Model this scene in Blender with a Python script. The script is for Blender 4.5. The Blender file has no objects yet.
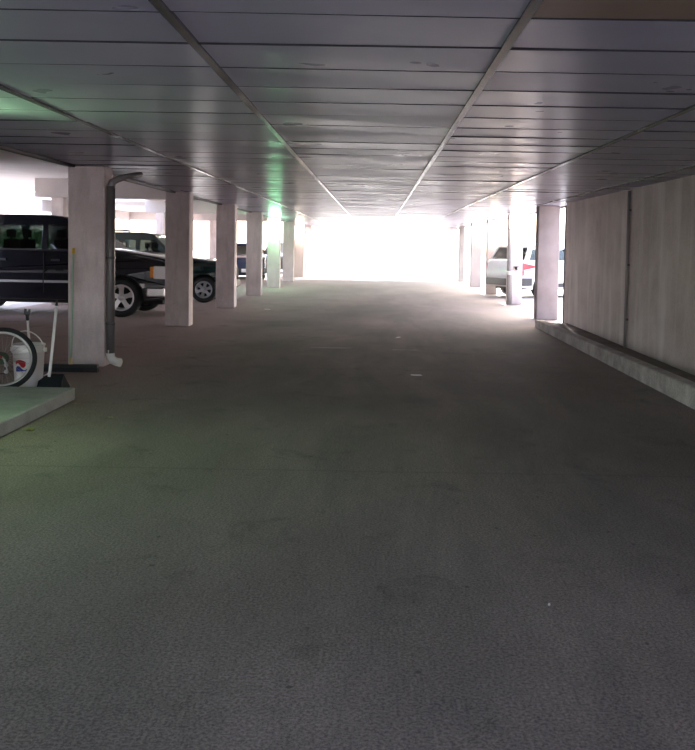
import bpy, bmesh, math, random
from mathutils import Vector, Matrix
R = math.radians
random.seed(7)
sc = bpy.context.scene
C = sc.collection
PI = math.pi

# ------------------------------------------------------------------ materials
def nodes(name):
    m = bpy.data.materials.new(name); m.use_nodes = True
    nt = m.node_tree; b = nt.nodes['Principled BSDF']
    return m, nt, b

def plain(name, col, rough=.5, metal=0., emit=None, es=0., coat=0., spec=.5):
    m, nt, b = nodes(name)
    b.inputs['Base Color'].default_value = (*col, 1)
    b.inputs['Roughness'].default_value = rough
    b.inputs['Metallic'].default_value = metal
    b.inputs['Coat Weight'].default_value = coat
    b.inputs['Specular IOR Level'].default_value = spec
    n = nt.nodes.new('ShaderNodeTexNoise'); n.inputs['Scale'].default_value = 18
    tc = nt.nodes.new('ShaderNodeTexCoord'); nt.links.new(tc.outputs['Object'], n.inputs['Vector'])
    mr = nt.nodes.new('ShaderNodeMapRange'); mr.inputs['To Min'].default_value = max(0, rough-.06); mr.inputs['To Max'].default_value = min(1, rough+.06)
    nt.links.new(n.outputs['Fac'], mr.inputs['Value']); nt.links.new(mr.outputs['Result'], b.inputs['Roughness'])
    if emit:
        b.inputs['Emission Color'].default_value = (*emit, 1); b.inputs['Emission Strength'].default_value = es
    return m

def mixc(nt, fac, a, b, blend='MIX'):
    n = nt.nodes.new('ShaderNodeMix'); n.data_type = 'RGBA'; n.blend_type = blend
    for sock, v in ((n.inputs[0], fac), (n.inputs[6], a), (n.inputs[7], b)):
        if hasattr(v, 'is_linked') or hasattr(v, 'links'): nt.links.new(v, sock)
        elif isinstance(v, tuple): sock.default_value = (*v, 1) if len(v) == 3 else v
        else: sock.default_value = v
    return n.outputs[2]

def noise(nt, vec, scale, detail=5, rough=.6, stretch=None, dist=0):
    if stretch:
        mp = nt.nodes.new('ShaderNodeMapping'); mp.inputs['Scale'].default_value = stretch
        nt.links.new(vec, mp.inputs['Vector']); vec = mp.outputs['Vector']
    n = nt.nodes.new('ShaderNodeTexNoise'); n.inputs['Scale'].default_value = scale
    n.inputs['Detail'].default_value = detail; n.inputs['Roughness'].default_value = rough
    n.inputs['Distortion'].default_value = dist
    nt.links.new(vec, n.inputs['Vector']); return n.outputs['Fac']

def ramp(nt, fac, p0, p1, c0=(0, 0, 0), c1=(1, 1, 1)):
    r = nt.nodes.new('ShaderNodeValToRGB'); e = r.color_ramp.elements
    e[0].position = p0; e[1].position = p1; e[0].color = (*c0, 1); e[1].color = (*c1, 1)
    nt.links.new(fac, r.inputs['Fac']); return r.outputs['Color']

def math_n(nt, op, a, b=None):
    n = nt.nodes.new('ShaderNodeMath'); n.operation = op
    for i, v in enumerate((a, b)):
        if v is None: continue
        if hasattr(v, 'links'): nt.links.new(v, n.inputs[i])
        else: n.inputs[i].default_value = v
    return n.outputs[0]

def bump(nt, b, h, strength=.3, dist=.01):
    n = nt.nodes.new('ShaderNodeBump'); n.inputs['Strength'].default_value = strength; n.inputs['Distance'].default_value = dist
    nt.links.new(h, n.inputs['Height']); nt.links.new(n.outputs['Normal'], b.inputs['Normal'])

def concrete(name, c_dark, c_light, rough=.85, scale=1.2, streak=None, streak_col=None, streak_amt=.5, speck=.25, fine=60):
    m, nt, b = nodes(name)
    tc = nt.nodes.new('ShaderNodeTexCoord'); v = tc.outputs['Object']
    col = mixc(nt, ramp(nt, noise(nt, v, scale, 6, .62), .32, .70), c_dark, c_light)
    f = noise(nt, v, fine, 3, .7)
    col = mixc(nt, speck, col, ramp(nt, f, .3, .7, (.25, .25, .25), (1, 1, 1)), 'MULTIPLY')
    if streak:
        s = ramp(nt, noise(nt, v, 3.0, 4, .6, streak), .48, .66)
        col = mixc(nt, math_n(nt, 'MULTIPLY', s, streak_amt), col, streak_col)
    nt.links.new(col, b.inputs['Base Color']); b.inputs['Roughness'].default_value = rough
    bump(nt, b, f, .25, .01)
    return m

# aisle floor
def floor_mat():
    m, nt, b = nodes('floor concrete')
    tc = nt.nodes.new('ShaderNodeTexCoord'); v = tc.outputs['Object']
    big = noise(nt, v, .45, 5, .6, (1, .6, 1), .4)
    col = mixc(nt, ramp(nt, big, .32, .68), (.160, .128, .114), (.268, .220, .200))
    # oily band down the middle of the drive lane: tyre soot
    sep = nt.nodes.new('ShaderNodeSeparateXYZ'); nt.links.new(v, sep.inputs[0])
    band = math_n(nt, 'ABSOLUTE', math_n(nt, 'SUBTRACT', sep.outputs['X'], .6))
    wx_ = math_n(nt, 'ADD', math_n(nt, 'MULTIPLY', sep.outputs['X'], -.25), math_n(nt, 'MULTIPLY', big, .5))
    col = mixc(nt, ramp(nt, wx_, .70, 1.0, (0, 0, 0), (.8, .8, .8)), col, (.37, .275, .25))      # lighter red-brown tone towards the parking bays
    bm_ = ramp(nt, math_n(nt, 'MULTIPLY', band, .3), .15, .85, (1, 1, 1), (0, 0, 0))
    med = ramp(nt, noise(nt, v, .9, 5, .65, (1.6, .35, 1), .6), .38, .62)
    soot = math_n(nt, 'MULTIPLY', math_n(nt, 'MULTIPLY', bm_, med), .5)
    col = mixc(nt, soot, col, (.085, .08, .082))
    st = ramp(nt, noise(nt, v, 2.1, 6, .7, None, .8), .56, .72)
    col = mixc(nt, math_n(nt, 'MULTIPLY', st, .6), col, (.075, .068, .062))
    # brushed finish across the lane
    br = noise(nt, v, 9, 3, .7, (9, .9, 1))
    col = mixc(nt, .35, col, ramp(nt, br, .3, .75, (.55, .55, .55), (1.25, 1.25, 1.25)), 'MULTIPLY')
    fi = noise(nt, v, 80, 4, .8)
    col = mixc(nt, .7, col, ramp(nt, fi, .40, .60, (.35, .34, .33), (1.5, 1.5, 1.5)), 'MULTIPLY')
    fs = noise(nt, v, 210, 2, .6)
    col = mixc(nt, ramp(nt, fs, .66, .74), col, (.36, .34, .33))
    pv = nt.nodes.new('ShaderNodeTexVoronoi'); pv.inputs['Scale'].default_value = 5; nt.links.new(v, pv.inputs['Vector'])
    col = mixc(nt, ramp(nt, pv.outputs['Distance'], .04, .075, (.75, .75, .75), (0, 0, 0)), col, (.05, .045, .042))
    # saw-cut joints every 4.9 m and hairline cracks
    jy = math_n(nt, 'ABSOLUTE', math_n(nt, 'SUBTRACT', math_n(nt, 'FRACT', math_n(nt, 'MULTIPLY', math_n(nt, 'ADD', sep.outputs['Y'], 6.35), 1/4.9)), .5))
    col = mixc(nt, ramp(nt, jy, .0008, .0016, (.35, .35, .35), (0, 0, 0)), col, (.05, .045, .04))
    dn = nt.nodes.new('ShaderNodeTexNoise'); dn.inputs['Scale'].default_value = 1.1; dn.inputs['Detail'].default_value = 6
    nt.links.new(v, dn.inputs['Vector'])
    add = nt.nodes.new('ShaderNodeVectorMath'); add.operation = 'MULTIPLY_ADD'
    nt.links.new(dn.outputs['Color'], add.inputs[0]); add.inputs[1].default_value = (1.6, 1.6, 0); nt.links.new(v, add.inputs[2])
    vo = nt.nodes.new('ShaderNodeTexVoronoi'); vo.feature = 'DISTANCE_TO_EDGE'; vo.inputs['Scale'].default_value = .17
    nt.links.new(add.outputs[0], vo.inputs['Vector'])
    col = mixc(nt, ramp(nt, vo.outputs['Distance'], .0004, .0014, (.10, .10, .10), (0, 0, 0)), col, (.05, .045, .04))
    nt.links.new(col, b.inputs['Base Color'])
    rr = nt.nodes.new('ShaderNodeMapRange'); rr.inputs['To Min'].default_value = .62; rr.inputs['To Max'].default_value = .85
    nt.links.new(med, rr.inputs['Value']); b.inputs['Roughness'].default_value = .8
    b.inputs['Specular IOR Level'].default_value = .25
    bump(nt, b, fi, .35, .006)
    return m

def ceiling_mat(name, c, rough):
    m, nt, b = nodes(name)
    tc = nt.nodes.new('ShaderNodeTexCoord'); v = tc.outputs['Object']
    n1 = noise(nt, v, .8, 4, .55)
    col = mixc(nt, ramp(nt, n1, .2, .8), tuple(x*.9 for x in c), tuple(min(1, x*1.08) for x in c))
    nt.links.new(col, b.inputs['Base Color'])
    b.inputs['Metallic'].default_value = .1
    rr = nt.nodes.new('ShaderNodeMapRange'); rr.inputs['To Min'].default_value = rough-.1; rr.inputs['To Max'].default_value = rough+.12
    nt.links.new(noise(nt, v, 1.7, 3, .5), rr.inputs['Value']); nt.links.new(rr.outputs['Result'], b.inputs['Roughness'])
    bump(nt, b, noise(nt, v, 1.0, 0, .5, (.5, 1.2, 1)), .22, .02)
    return m

M = {}
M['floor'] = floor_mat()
M['ground'] = concrete('outdoor concrete', (.42, .40, .39), (.55, .53, .51), .9, .3, speck=.15, fine=30)
M['panel'] = ceiling_mat('ceiling panel', (.34, .328, .43), .30)
M['panel_brown'] = ceiling_mat('stained ceiling panel', (.24, .17, .13), .4)
M['strip'] = plain('aluminium strip', (.07, .068, .068), .22, 0, spec=.22)
M['strip_dark'] = plain('tarnished strip', (.06, .055, .055), .45, .3)
M['backing_gap_shade'] = plain('plenum and gap shade', (.03, .03, .035), .9)
M['column'] = concrete('column concrete', (.54, .445, .43), (.76, .655, .635), .8, 1.7, (2.5, 2.5, .5), (.32, .27, .26), .35, .2, 50)
M['column_dimmed'] = concrete('dimmed column concrete', (.25, .205, .205), (.38, .32, .315), .85, 1.7, speck=.2)  # right-row columns coloured darker to offset the strong side light
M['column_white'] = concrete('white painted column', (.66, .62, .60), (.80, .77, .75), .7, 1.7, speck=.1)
M['column_dark'] = concrete('grey column', (.20, .17, .165), (.32, .28, .27), .85, 1.7, speck=.2)
M['wall'] = concrete('wall concrete', (.48, .385, .365), (.72, .605, .575), .7, 1.1, (.6, .9, .10), (.80, .74, .71), .5, .25, 45)
M['curb'] = concrete('curb concrete', (.34, .29, .27), (.70, .63, .60), .85, 3.5, speck=.4, fine=40)
M['dirt'] = concrete('dirty strip', (.14, .11, .09), (.26, .21, .18), .9, 2.5, speck=.4)
M['island'] = concrete('island concrete', (.30, .30, .29), (.44, .44, .42), .85, 3, speck=.4, fine=90)
M['slab'] = concrete('soffit paint', (.60, .555, .54), (.72, .67, .65), .85, 1, speck=.1)
M['beam'] = concrete('beam paint', (.42, .37, .36), (.50, .45, .435), .85, 1, speck=.15)
M['paint_line'] = concrete('worn line paint', (.20, .18, .175), (.42, .39, .37), .8, 5, speck=.5, fine=30)
M['black_paint'] = plain('black car paint', (.006, .007, .012), .16, 0, coat=.8)
M['green_paint'] = plain('dark green car paint', (.006, .020, .018), .16, 0, coat=.8)
M['blue_paint'] = plain('dark blue car paint', (.012, .025, .075), .2, 0, coat=.8)
M['grey_paint'] = plain('charcoal car paint', (.03, .03, .04), .2, 0, coat=.8)
M['white_paint'] = plain('white car paint', (.75, .73, .73), .25, 0, coat=.5)
M['chrome'] = plain('chrome', (.62, .60, .60), .22, .9)
M['silver'] = plain('alloy', (.60, .56, .55), .35, .55)
M['alloy_dull'] = plain('dull alloy', (.36, .37, .38), .4, .5)
M['trim_grey'] = plain('grey moulding', (.40, .38, .38), .4, .2)
M['tyre'] = plain('tyre rubber', (.012, .012, .013), .8)
M['underbody'] = plain('underbody', (.008, .008, .009), .9)
M['seat_cloth'] = plain('seat cloth', (.02, .02, .022), .9)
M['amber'] = plain('amber lens', (.85, .30, .02), .25)
M['lens'] = plain('clear lens', (.95, .93, .92), .45, 0)
M['red_lens'] = plain('red lens', (.70, .012, .03), .2)
M['black_plastic'] = plain('black plastic', (.014, .014, .016), .5)
M['plate'] = plain('plate', (.75, .75, .76), .5)
M['bucket'] = plain('white plastic', (.74, .69, .67), .45)
M['logo_red'] = plain('red print', (.62, .03, .04), .5)
M['logo_blue'] = plain('blue print', (.04, .06, .36), .5)
M['pole_white'] = plain('white pole', (.72, .68, .66), .4)
M['pole_green'] = plain('green handle', (.36, .50, .36), .5)
M['yellow'] = plain('yellow cap', (.72, .45, .05), .5)
M['tan'] = plain('tan socket', (.62, .48, .25), .6)
M['bristle'] = plain('bristle', (.02, .022, .026), .95)
M['pan_black'] = plain('dustpan plastic', (.022, .026, .03), .9, spec=.08)
M['bike_red'] = plain('red frame', (.35, .02, .03), .3, 0, coat=.4)
M['steel'] = plain('steel', (.45, .44, .44), .35, .8)
M['cog_green'] = plain('tarnished sprocket', (.035, .055, .03), .5, .4)
M['pipe'] = plain('galvanised pipe', (.26, .235, .235), .45, .2)
M['pipe_dim'] = plain('grey painted pipe', (.16, .145, .145), .45, .2)
M['pipe_white'] = plain('white pvc', (.66, .63, .60), .5)
M['pipe_rust'] = plain('dark pipe', (.055, .045, .045), .6, .2)
M['fixture'] = plain('fixture metal', (.12, .12, .12), .5, .5)
M['leaf'] = plain('dry leaf', (.35, .30, .10), .7)
M['paper'] = plain('paper', (.7, .68, .66), .8)
M['bark'] = plain('bark', (.12, .08, .05), .9)
M['foliage'] = concrete('foliage', (.05, .13, .04), (.12, .24, .08), .7, 6, speck=.3)
M['far_wall'] = concrete('far wall', (.62, .59, .57), (.74, .70, .68), .85, .5, speck=.05)
M['dark_gap'] = plain('dark gap', (.02, .02, .02), .9)

def lamp_mat(name, col, s):
    m = bpy.data.materials.new(name); m.use_nodes = True; nt = m.node_tree
    nt.nodes.clear()
    e = nt.nodes.new('ShaderNodeEmission'); o = nt.nodes.new('ShaderNodeOutputMaterial')
    e.inputs[0].default_value = (*col, 1); e.inputs[1].default_value = s
    nt.links.new(e.outputs[0], o.inputs[0]); return m
M['glow_green'] = lamp_mat('mercury lamp globe', (.34, 1, .50), 22)
M['glow_near'] = lamp_mat('dim mercury lamp globe', (.50, 1, .44), 21)
M['glow_warm'] = lamp_mat('warm lamp globe', (1, .86, .72), 16)
def glass_mat():
    m = bpy.data.materials.new('tinted glass'); m.use_nodes = True; nt = m.node_tree; nt.nodes.clear()
    t = nt.nodes.new('ShaderNodeBsdfTransparent'); t.inputs[0].default_value = (.42, .46, .45, 1)
    g = nt.nodes.new('ShaderNodeBsdfGlossy'); g.inputs['Roughness'].default_value = .03
    mx = nt.nodes.new('ShaderNodeMixShader'); o = nt.nodes.new('ShaderNodeOutputMaterial')
    lw = nt.nodes.new('ShaderNodeFresnel'); lw.inputs[0].default_value = 1.45
    nt.links.new(lw.outputs[0], mx.inputs[0]); nt.links.new(t.outputs[0], mx.inputs[1]); nt.links.new(g.outputs[0], mx.inputs[2])
    nt.links.new(mx.outputs[0], o.inputs[0]); return m
M['glass'] = glass_mat()

# ------------------------------------------------------------------ mesh helpers
def box(bm, x0, x1, y0, y1, z0, z1, mi=0):
    vs = [bm.verts.new(p) for p in ((x0,y0,z0),(x1,y0,z0),(x1,y1,z0),(x0,y1,z0),(x0,y0,z1),(x1,y0,z1),(x1,y1,z1),(x0,y1,z1))]
    for f in ((0,3,2,1),(4,5,6,7),(0,1,5,4),(1,2,6,5),(2,3,7,6),(3,0,4,7)):
        bm.faces.new([vs[i] for i in f]).material_index = mi
    return vs

def tube(bm, pts, r, seg=12, caps=True, closed=False, r_list=None):
    pts = [Vector(p) for p in pts]; n = len(pts); rings = []
    prev_u = None
    for i, p in enumerate(pts):
        if closed: d = pts[(i+1) % n] - pts[i-1]
        else: d = pts[min(i+1, n-1)] - pts[max(i-1, 0)]
        d.normalize()
        if prev_u is None:
            u = d.orthogonal().normalized()
        else:
            u = (prev_u - d*prev_u.dot(d)).normalized()
        prev_u = u; w = d.cross(u)
        rr = r_list[i] if r_list else r
        rings.append([bm.verts.new(p + (u*math.cos(2*PI*k/seg) + w*math.sin(2*PI*k/seg))*rr) for k in range(seg)])
    for i in range(n if closed else n-1):
        a, b = rings[i], rings[(i+1) % n]
        for k in range(seg):
            f = bm.faces.new((a[k], a[(k+1) % seg], b[(k+1) % seg], b[k])); f.smooth = True
    if caps and not closed:
        bm.faces.new(rings[0][::-1]); bm.faces.new(rings[-1])

def lathe(bm, prof, axis='Z', seg=32, center=(0, 0, 0), closed=False):
    c = Vector(center); rings = []
    for (r, h) in prof:
        ring = []
        for k in range(seg):
            a = 2*PI*k/seg
            p = (r*math.cos(a), r*math.sin(a), h) if axis == 'Z' else (r*math.cos(a), h, r*math.sin(a))
            ring.append(bm.verts.new(c + Vector(p)))
        rings.append(ring)
    n = len(rings)
    for i in range(n if closed else n-1):
        a, b = rings[i], rings[(i+1) % n]
        for k in range(seg):
            f = bm.faces.new((a[k], a[(k+1) % seg], b[(k+1) % seg], b[k])); f.smooth = True
    return rings

def prism(bm, poly, x0, x1, axis='X', mi=0):
    """poly in the plane perpendicular to axis, extruded x0..x1"""
    def P(a, b, t):
        return {'X': (t, a, b), 'Y': (a, t, b), 'Z': (a, b, t)}[axis]
    a = [bm.verts.new(P(p[0], p[1], x0)) for p in poly]; b = [bm.verts.new(P(p[0], p[1], x1)) for p in poly]
    n = len(poly); bm.faces.new(a[::-1]); bm.faces.new(b)
    for i in range(n): bm.faces.new((a[i], a[(i+1) % n], b[(i+1) % n], b[i]))

def finish(name, bm, mat, parent=None, bevel=0, autosmooth=False):
    bmesh.ops.recalc_face_normals(bm, faces=bm.faces)
    me = bpy.data.meshes.new(name); bm.to_mesh(me); bm.free()
    for m in (mat if isinstance(mat, (list, tuple)) else [mat]): me.materials.append(m)
    return link(name, me, parent, bevel)

def link(name, me, parent=None, bevel=0):
    o = bpy.data.objects.new(name, me); C.objects.link(o)
    if parent: o.parent = parent
    if bevel:
        md = o.modifiers.new('bevel', 'BEVEL'); md.width = bevel; md.segments = 2; md.limit_method = 'ANGLE'; md.angle_limit = R(35)
    return o

def B(name, mat, parent, *boxes, bevel=0):
    bm = bmesh.new()
    for b in boxes: box(bm, *b)
    return finish(name, bm, mat, parent, bevel)

def thing(name, label, cat, loc=(0, 0, 0), rz=0, group=None):
    o = bpy.data.objects.new(name, None); C.objects.link(o); o.empty_display_size = .2
    o.location = loc; o.rotation_euler = (0, 0, rz)
    return tag(o, label, cat, group)
def tag(o, label, cat, group=None):
    o['label'] = label; o['category'] = cat
    if group: o['group'] = group
    return o
def struct(o):
    o['kind'] = 'structure'; return o

def copy_tree(o, parent=None):
    c = o.copy(); C.objects.link(c)
    if parent: c.parent = parent
    for ch in list(o.children): copy_tree(ch, c)
    return c

def plate(outline, holes, depth, bev, fn):
    """2-D outline (x,z) with holes, thickened along y, then every vertex through fn(x,y,z)"""
    cu = bpy.data.curves.new('tmp', 'CURVE'); cu.dimensions = '2D'; cu.fill_mode = 'BOTH'
    cu.extrude = max(depth/2 - bev, .0005); cu.bevel_depth = bev; cu.bevel_resolution = 2; cu.resolution_u = 1
    for pl in [outline] + holes:
        s = cu.splines.new('POLY'); s.points.add(len(pl)-1)
        for i, p in enumerate(pl): s.points[i].co = (p[0], p[1], 0, 1)
        s.use_cyclic_u = True
    ob = bpy.data.objects.new('tmp', cu); C.objects.link(ob); bpy.context.view_layer.update()
    me = bpy.data.meshes.new_from_object(ob.evaluated_get(bpy.context.evaluated_depsgraph_get()))
    bpy.data.objects.remove(ob); bpy.data.curves.remove(cu)
    me.materials.clear()
    for v in me.vertices: v.co = fn(v.co.x, v.co.z, v.co.y)
    bm = bmesh.new(); bm.from_mesh(me)
    bmesh.ops.remove_doubles(bm, verts=bm.verts, dist=.0004)
    bmesh.ops.recalc_face_normals(bm, faces=bm.faces); bm.to_mesh(me); bm.free()
    return me

def BS(name, mat, parent, *boxes, bevel=0):
    return [B(name, mat, parent, b, bevel=bevel) for b in boxes]

# ------------------------------------------------------------------ the setting
H = 2.38                                   # underside of the hung ceiling
YN, YF = -2.2, 43.6
bm = bmesh.new(); box(bm, -7.8, 3.95, YN, YF, -.15, 0)
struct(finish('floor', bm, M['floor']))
bm = bmesh.new()
box(bm, -60, -7.8, YN, 160, -.15, -.005); box(bm, 3.95, 60, YN, 160, -.15, -.005); box(bm, -7.8, 3.95, YF, 160, -.15, -.005)
box(bm, -60, 60, -45, YN, -.15, -.005)
struct(finish('ground', bm, M['ground']))

# hung ceiling of separate sheets with open joints
xs = [-3.56, -2.19, -.82, .55, 1.92, 3.29, 3.9]
bm = bmesh.new(); rnd = random.Random(3)
k0 = int((3.5 - YN)/.54); y = 3.5 - k0*.54
while y < YF - .3:
    for i in range(len(xs)-1):
        x0, x1 = xs[i]+.016, xs[i+1]-.016
        if i == len(xs)-2 and y < 17.6: x1 = 3.705
        y0, y1 = y+.016, y+.54-.016
        j = [rnd.gauss(0, .0023) for _ in range(4)]
        br = 1 if (x0 > .5 and x0 < 3 and abs(y+.54-3.5) < .05) else 0
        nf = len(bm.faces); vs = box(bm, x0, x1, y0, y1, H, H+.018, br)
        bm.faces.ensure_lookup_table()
        for q in range(nf+2, nf+6): bm.faces[q].material_index = 2  # panel edges coloured dark to stand in for shade in the gaps
        for a, b_, q in ((0, 4, 0), (1, 5, 1), (2, 6, 2), (3, 7, 3)):
            vs[a].co.z += j[q]; vs[b_].co.z += j[q]
    y += .54
struct(finish('ceiling', bm, [M['panel'], M['panel_brown'], M['backing_gap_shade']]))
n_ = 1
def trim(bm, mat, bevel=0):
    global n_
    o = struct(finish('trim_%d' % n_, bm, mat, None, bevel)); n_ += 1; return o
for x in xs[1:-1]:
    bm = bmesh.new(); box(bm, x-.02, x+.02, YN, YF, H-.013, H+.03); trim(bm, M['strip'])
bm = bmesh.new(); box(bm, -3.56, 3.9, YN, YF, H+.05, H+.09); trim(bm, M['backing_gap_shade'])
bm = bmesh.new(); box(bm, -3.62, -3.56, YN, YF, H-.03, 2.9); trim(bm, M['pipe_rust'])       # edge of the hung ceiling, parking side
bm = bmesh.new(); box(bm, 3.9, 3.96, 17.75, YF, H-.03, 3.0); trim(bm, M['column_dark'])
bm = bmesh.new(); box(bm, -3.62, 3.96, YF, YF+.1, H-.03, 3.0); trim(bm, M['slab'])
# structural slab over the parking bays, plus an outer piece added for shade
bm = bmesh.new(); box(bm, -7.75, -3.62, YN, YF+.1, 2.9, 3.15); box(bm, -12.2, -7.75, 32, YF+.1, 2.9, 3.15); box(bm, -10.2, -7.75, 14, 26.5, 2.9, 3.15)  # last box is the extension that shades the ground past the SUV
box(bm, -3.62, 3.96, YN, YF+.1, 3.0, 3.2)
trim(bm, M['slab'])

# right wall in cast panels, bays 4.7 m apart
joints = [YN, -1.0, 3.8, 8.5, 13.2, 17.7]
bm = bmesh.new()
for i in range(len(joints)-1):
    box(bm, 3.7, 3.9, joints[i]+.015, joints[i+1]-.015, 0, 3.0)
box(bm, 3.725, 3.9, YN, 17.6, 0, 3.0)
struct(finish('wall_right', bm, M['wall'], None, .008))
# curb, tapering a little towards its far end, and the low dirty strip behind it
bm = bmesh.new()
N = 30
for a in range(N):
    pass
ys = [YN + (17.0-YN)*i/N for i in range(N+1)]
rows = []
for yy in ys:
    h = .20 - .06*max(0, (yy-9)/8)
    rows.append([bm.verts.new(p) for p in ((3.02, yy, 0), (3.02, yy, h-.012), (3.035, yy, h), (3.16, yy, h), (3.18, yy, h-.015), (3.18, yy, 0))])
for a, b_ in zip(rows, rows[1:]):
    for k in range(5): bm.faces.new((a[k], b_[k], b_[k+1], a[k+1]))
bm.faces.new(rows[0]); bm.faces.new(rows[-1][::-1])
bm2 = finish('curb', bm, M['curb']); tag(bm2, 'long low concrete curb running along the foot of the right wall', 'curb')
bm = bmesh.new(); box(bm, 3.18, 3.7, YN, 17.3, 0, .055); trim(bm, M['dirt'])
# painted stall lines
for yy, xa, xb in ((13.7, -7.4, -2.85), (8.95, -7.4, -3.0), (18.3+4.9, -7.4, -2.9), (28.1, -7.4, -2.9), (33, -7.4, -2.9)):
    bm = bmesh.new(); box(bm, xa, xb, yy-.05, yy+.05, 0, .002); trim(bm, M['paint_line'])
bm = bmesh.new(); box(bm, -.95, -.35, 12.95, 13.03, 0, .002); box(bm, .25, .6, 12.85, 12.91, 0, .002); trim(bm, M['paint_line'])

# raised island in the left foreground
bm = bmesh.new(); box(bm, -7.5, -3.64, 2.0, 8.4, 0, .115); bm.free(); bm = bmesh.new(); prism(bm, [(-7.5,2.0),(-2.81,2.0),(-2.81,8.4),(-3.66,8.4),(-4.2,7.6),(-7.5,7.0),(-7.5,6.2),(-3.2,6.2),(-3.2,5.75),(-7.5,5.75)], 0, .115, 'Z')
isl = finish('raised_island', bm, M['island'], None, .012); tag(isl, 'low raised concrete island at the left edge in front of the bucket', 'curb')

# transverse beams
for yy in (20.7, 30.5, 40.3):
    bm = bmesh.new(); box(bm, -7.85, -3.63, yy-.02, yy+.34, 2.47, 2.9); trim(bm, M['beam'])
bm = bmesh.new(); box(bm, -12.2, -7.85, 43.3, 43.6, 2.5, 2.9); box(bm, -12.2, -11.9, 32, 43.3, 2.5, 2.9); trim(bm, M['beam'])

bm = bmesh.new(); box(bm, -3.68, -3.27, YF+.1, 50.6, H-.006, 2.75); trim(bm, M['beam'])      # open beams beyond the roof
bm = bmesh.new(); box(bm, 3.5, 3.86, YF+.1, 48.6, H-.006, 2.75); trim(bm, M['beam'])
bm = bmesh.new(); box(bm, -7.95, -7.8, YN, 16.6, 0, 2.9); struct(finish('wall_left', bm, M['dirt']))
# ------------------------------------------------------------------ columns
def column(x0, x1, yy, label, group, mat, d=.34, top=H-.006):
    bm = bmesh.new(); box(bm, x0, x1, yy, yy+d, 0, top)
    o = finish('column', bm, mat, None, .018)
    return tag(o, label, 'column', group)
GL, GR = 'concrete columns along the left of the lane', 'concrete columns along the right of the lane'
left_cols = [
 (-3.22, 5.8, 'concrete column just off the left edge holding the nearest green lamp', 'column'),
 (-3.21, 10.62, 'nearest left concrete column with a push broom leaning on it', 'column'),
 (-3.31, 15.9, 'left concrete column hiding the front end of the black SUV', 'column'),
 (-3.26, 20.65, 'left concrete column hiding the nose of the dark green SUV', 'column'),
 (-3.28, 25.55, 'left concrete column just in front of the green lamp column', 'column'),
 (-3.27, 30.35, 'pale green lit left column under the green lamp', 'column'),
 (-3.27, 35.4, 'left concrete column directly behind the green lamp column', 'column'),
 (-3.27, 40.3, 'left column carrying the far warm lamp', 'column'),
 (-3.27, 45.2, 'far left column, faint, just past the lamp at the end of the roof', 'column'),
 (-3.27, 50.1, 'farthest left column, washed out beside the bright exit', 'column')]
for xr, yy, lb, mt in left_cols:
    column(xr-(.435 if yy == 10.62 else .43), xr, yy, lb, GL, M[mt])
right_cols = [
 (3.35, 3.80, 18.75, 'nearest right concrete column at the end of the wall', 'column_dimmed'),
 (3.46, 3.83, 23.65, 'bright right column with a dark pipe down its left side', 'column'),
 (3.49, 3.83, 28.5, 'third right concrete column, left of the white car', 'column_dimmed'),
 (3.50, 3.88, 33.4, 'fourth right concrete column, pale pink', 'column_dimmed'),
 (3.50, 3.72, 38.3, 'thin dark column on the right near the exit', 'column_dark'),
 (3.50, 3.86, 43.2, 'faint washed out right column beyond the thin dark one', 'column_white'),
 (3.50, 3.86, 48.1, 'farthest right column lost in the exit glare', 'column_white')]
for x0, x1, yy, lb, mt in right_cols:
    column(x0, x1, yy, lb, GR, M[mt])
GB = 'outer columns behind the parked vehicles'
for yy, lb in ((20.72, 'slim outer column under the beam behind the black SUV'), (30.5, 'slim outer column seen above the dark green SUV roof'),
               (40.3, 'slim outer column in the bright gap beside the left column')):
    column(-7.5, -7.2, yy, lb, GB, M['column'], .3, 2.47)
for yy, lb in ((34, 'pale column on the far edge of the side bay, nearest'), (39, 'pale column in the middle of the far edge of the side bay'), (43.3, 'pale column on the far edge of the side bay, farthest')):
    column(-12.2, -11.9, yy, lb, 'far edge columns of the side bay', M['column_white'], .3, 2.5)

# ------------------------------------------------------------------ wall lamps
def lamp(x, yy, z, glow, label, r=.12, rz=0):
    t = thing('wall_lamp', label, 'lamp', (x, yy, z), rz, 'jar lamps high on the columns')
    bm = bmesh.new(); lathe(bm, [(0, 0), (.09, 0), (.09, -.03), (.05, -.04), (.05, -.07), (0, -.07)], 'Y', 20, (0, 0, 0)); finish('mounting_box', bm, M['fixture'], t)
    bm = bmesh.new(); lathe(bm, [(0, .115), (.05, .11), (.085, .085), (.085, .07), (0, .07)], 'Z', 20, (0, -.13, 0)); finish('cap', bm, M['fixture'], t)
    bm = bmesh.new(); lathe(bm, [(0, .07), (.07, .069), (r*.86, .03), (r, -.03), (r*.9, -.09), (r*.55, -.135), (0, -.15)], 'Z', 20, (0, -.13, 0)); finish('glass_jar', bm, glow, t)
    return t
t = lamp(-3.21, 5.97, 2.08, M['glow_near'], 'green-glowing jar lamp on the column off the left edge', .12, PI/2)
B('light_blocker', M['fixture'], t, (.15, .155, -.28, 0, -.17, .13))  # added plate keeping the green light off the nearest visible column
lamp(-3.42, 30.34, 2.15, M['glow_green'], 'green-glowing jar lamp high on a left column', .2)
lamp(-3.45, 40.29, 2.12, M['glow_warm'], 'white-glowing jar lamp on a far left column', .2)
lamp(3.64, 23.64, 2.17, M['glow_warm'], 'glowing jar lamp on the bright right column with the pipe', .15)
lamp(3.67, 28.49, 2.15, M['glow_warm'], 'glowing jar lamp on the third right column', .17)
lamp(3.69, 33.39, 2.15, M['glow_warm'], 'glowing jar lamp on the fourth right column', .17)

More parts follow.
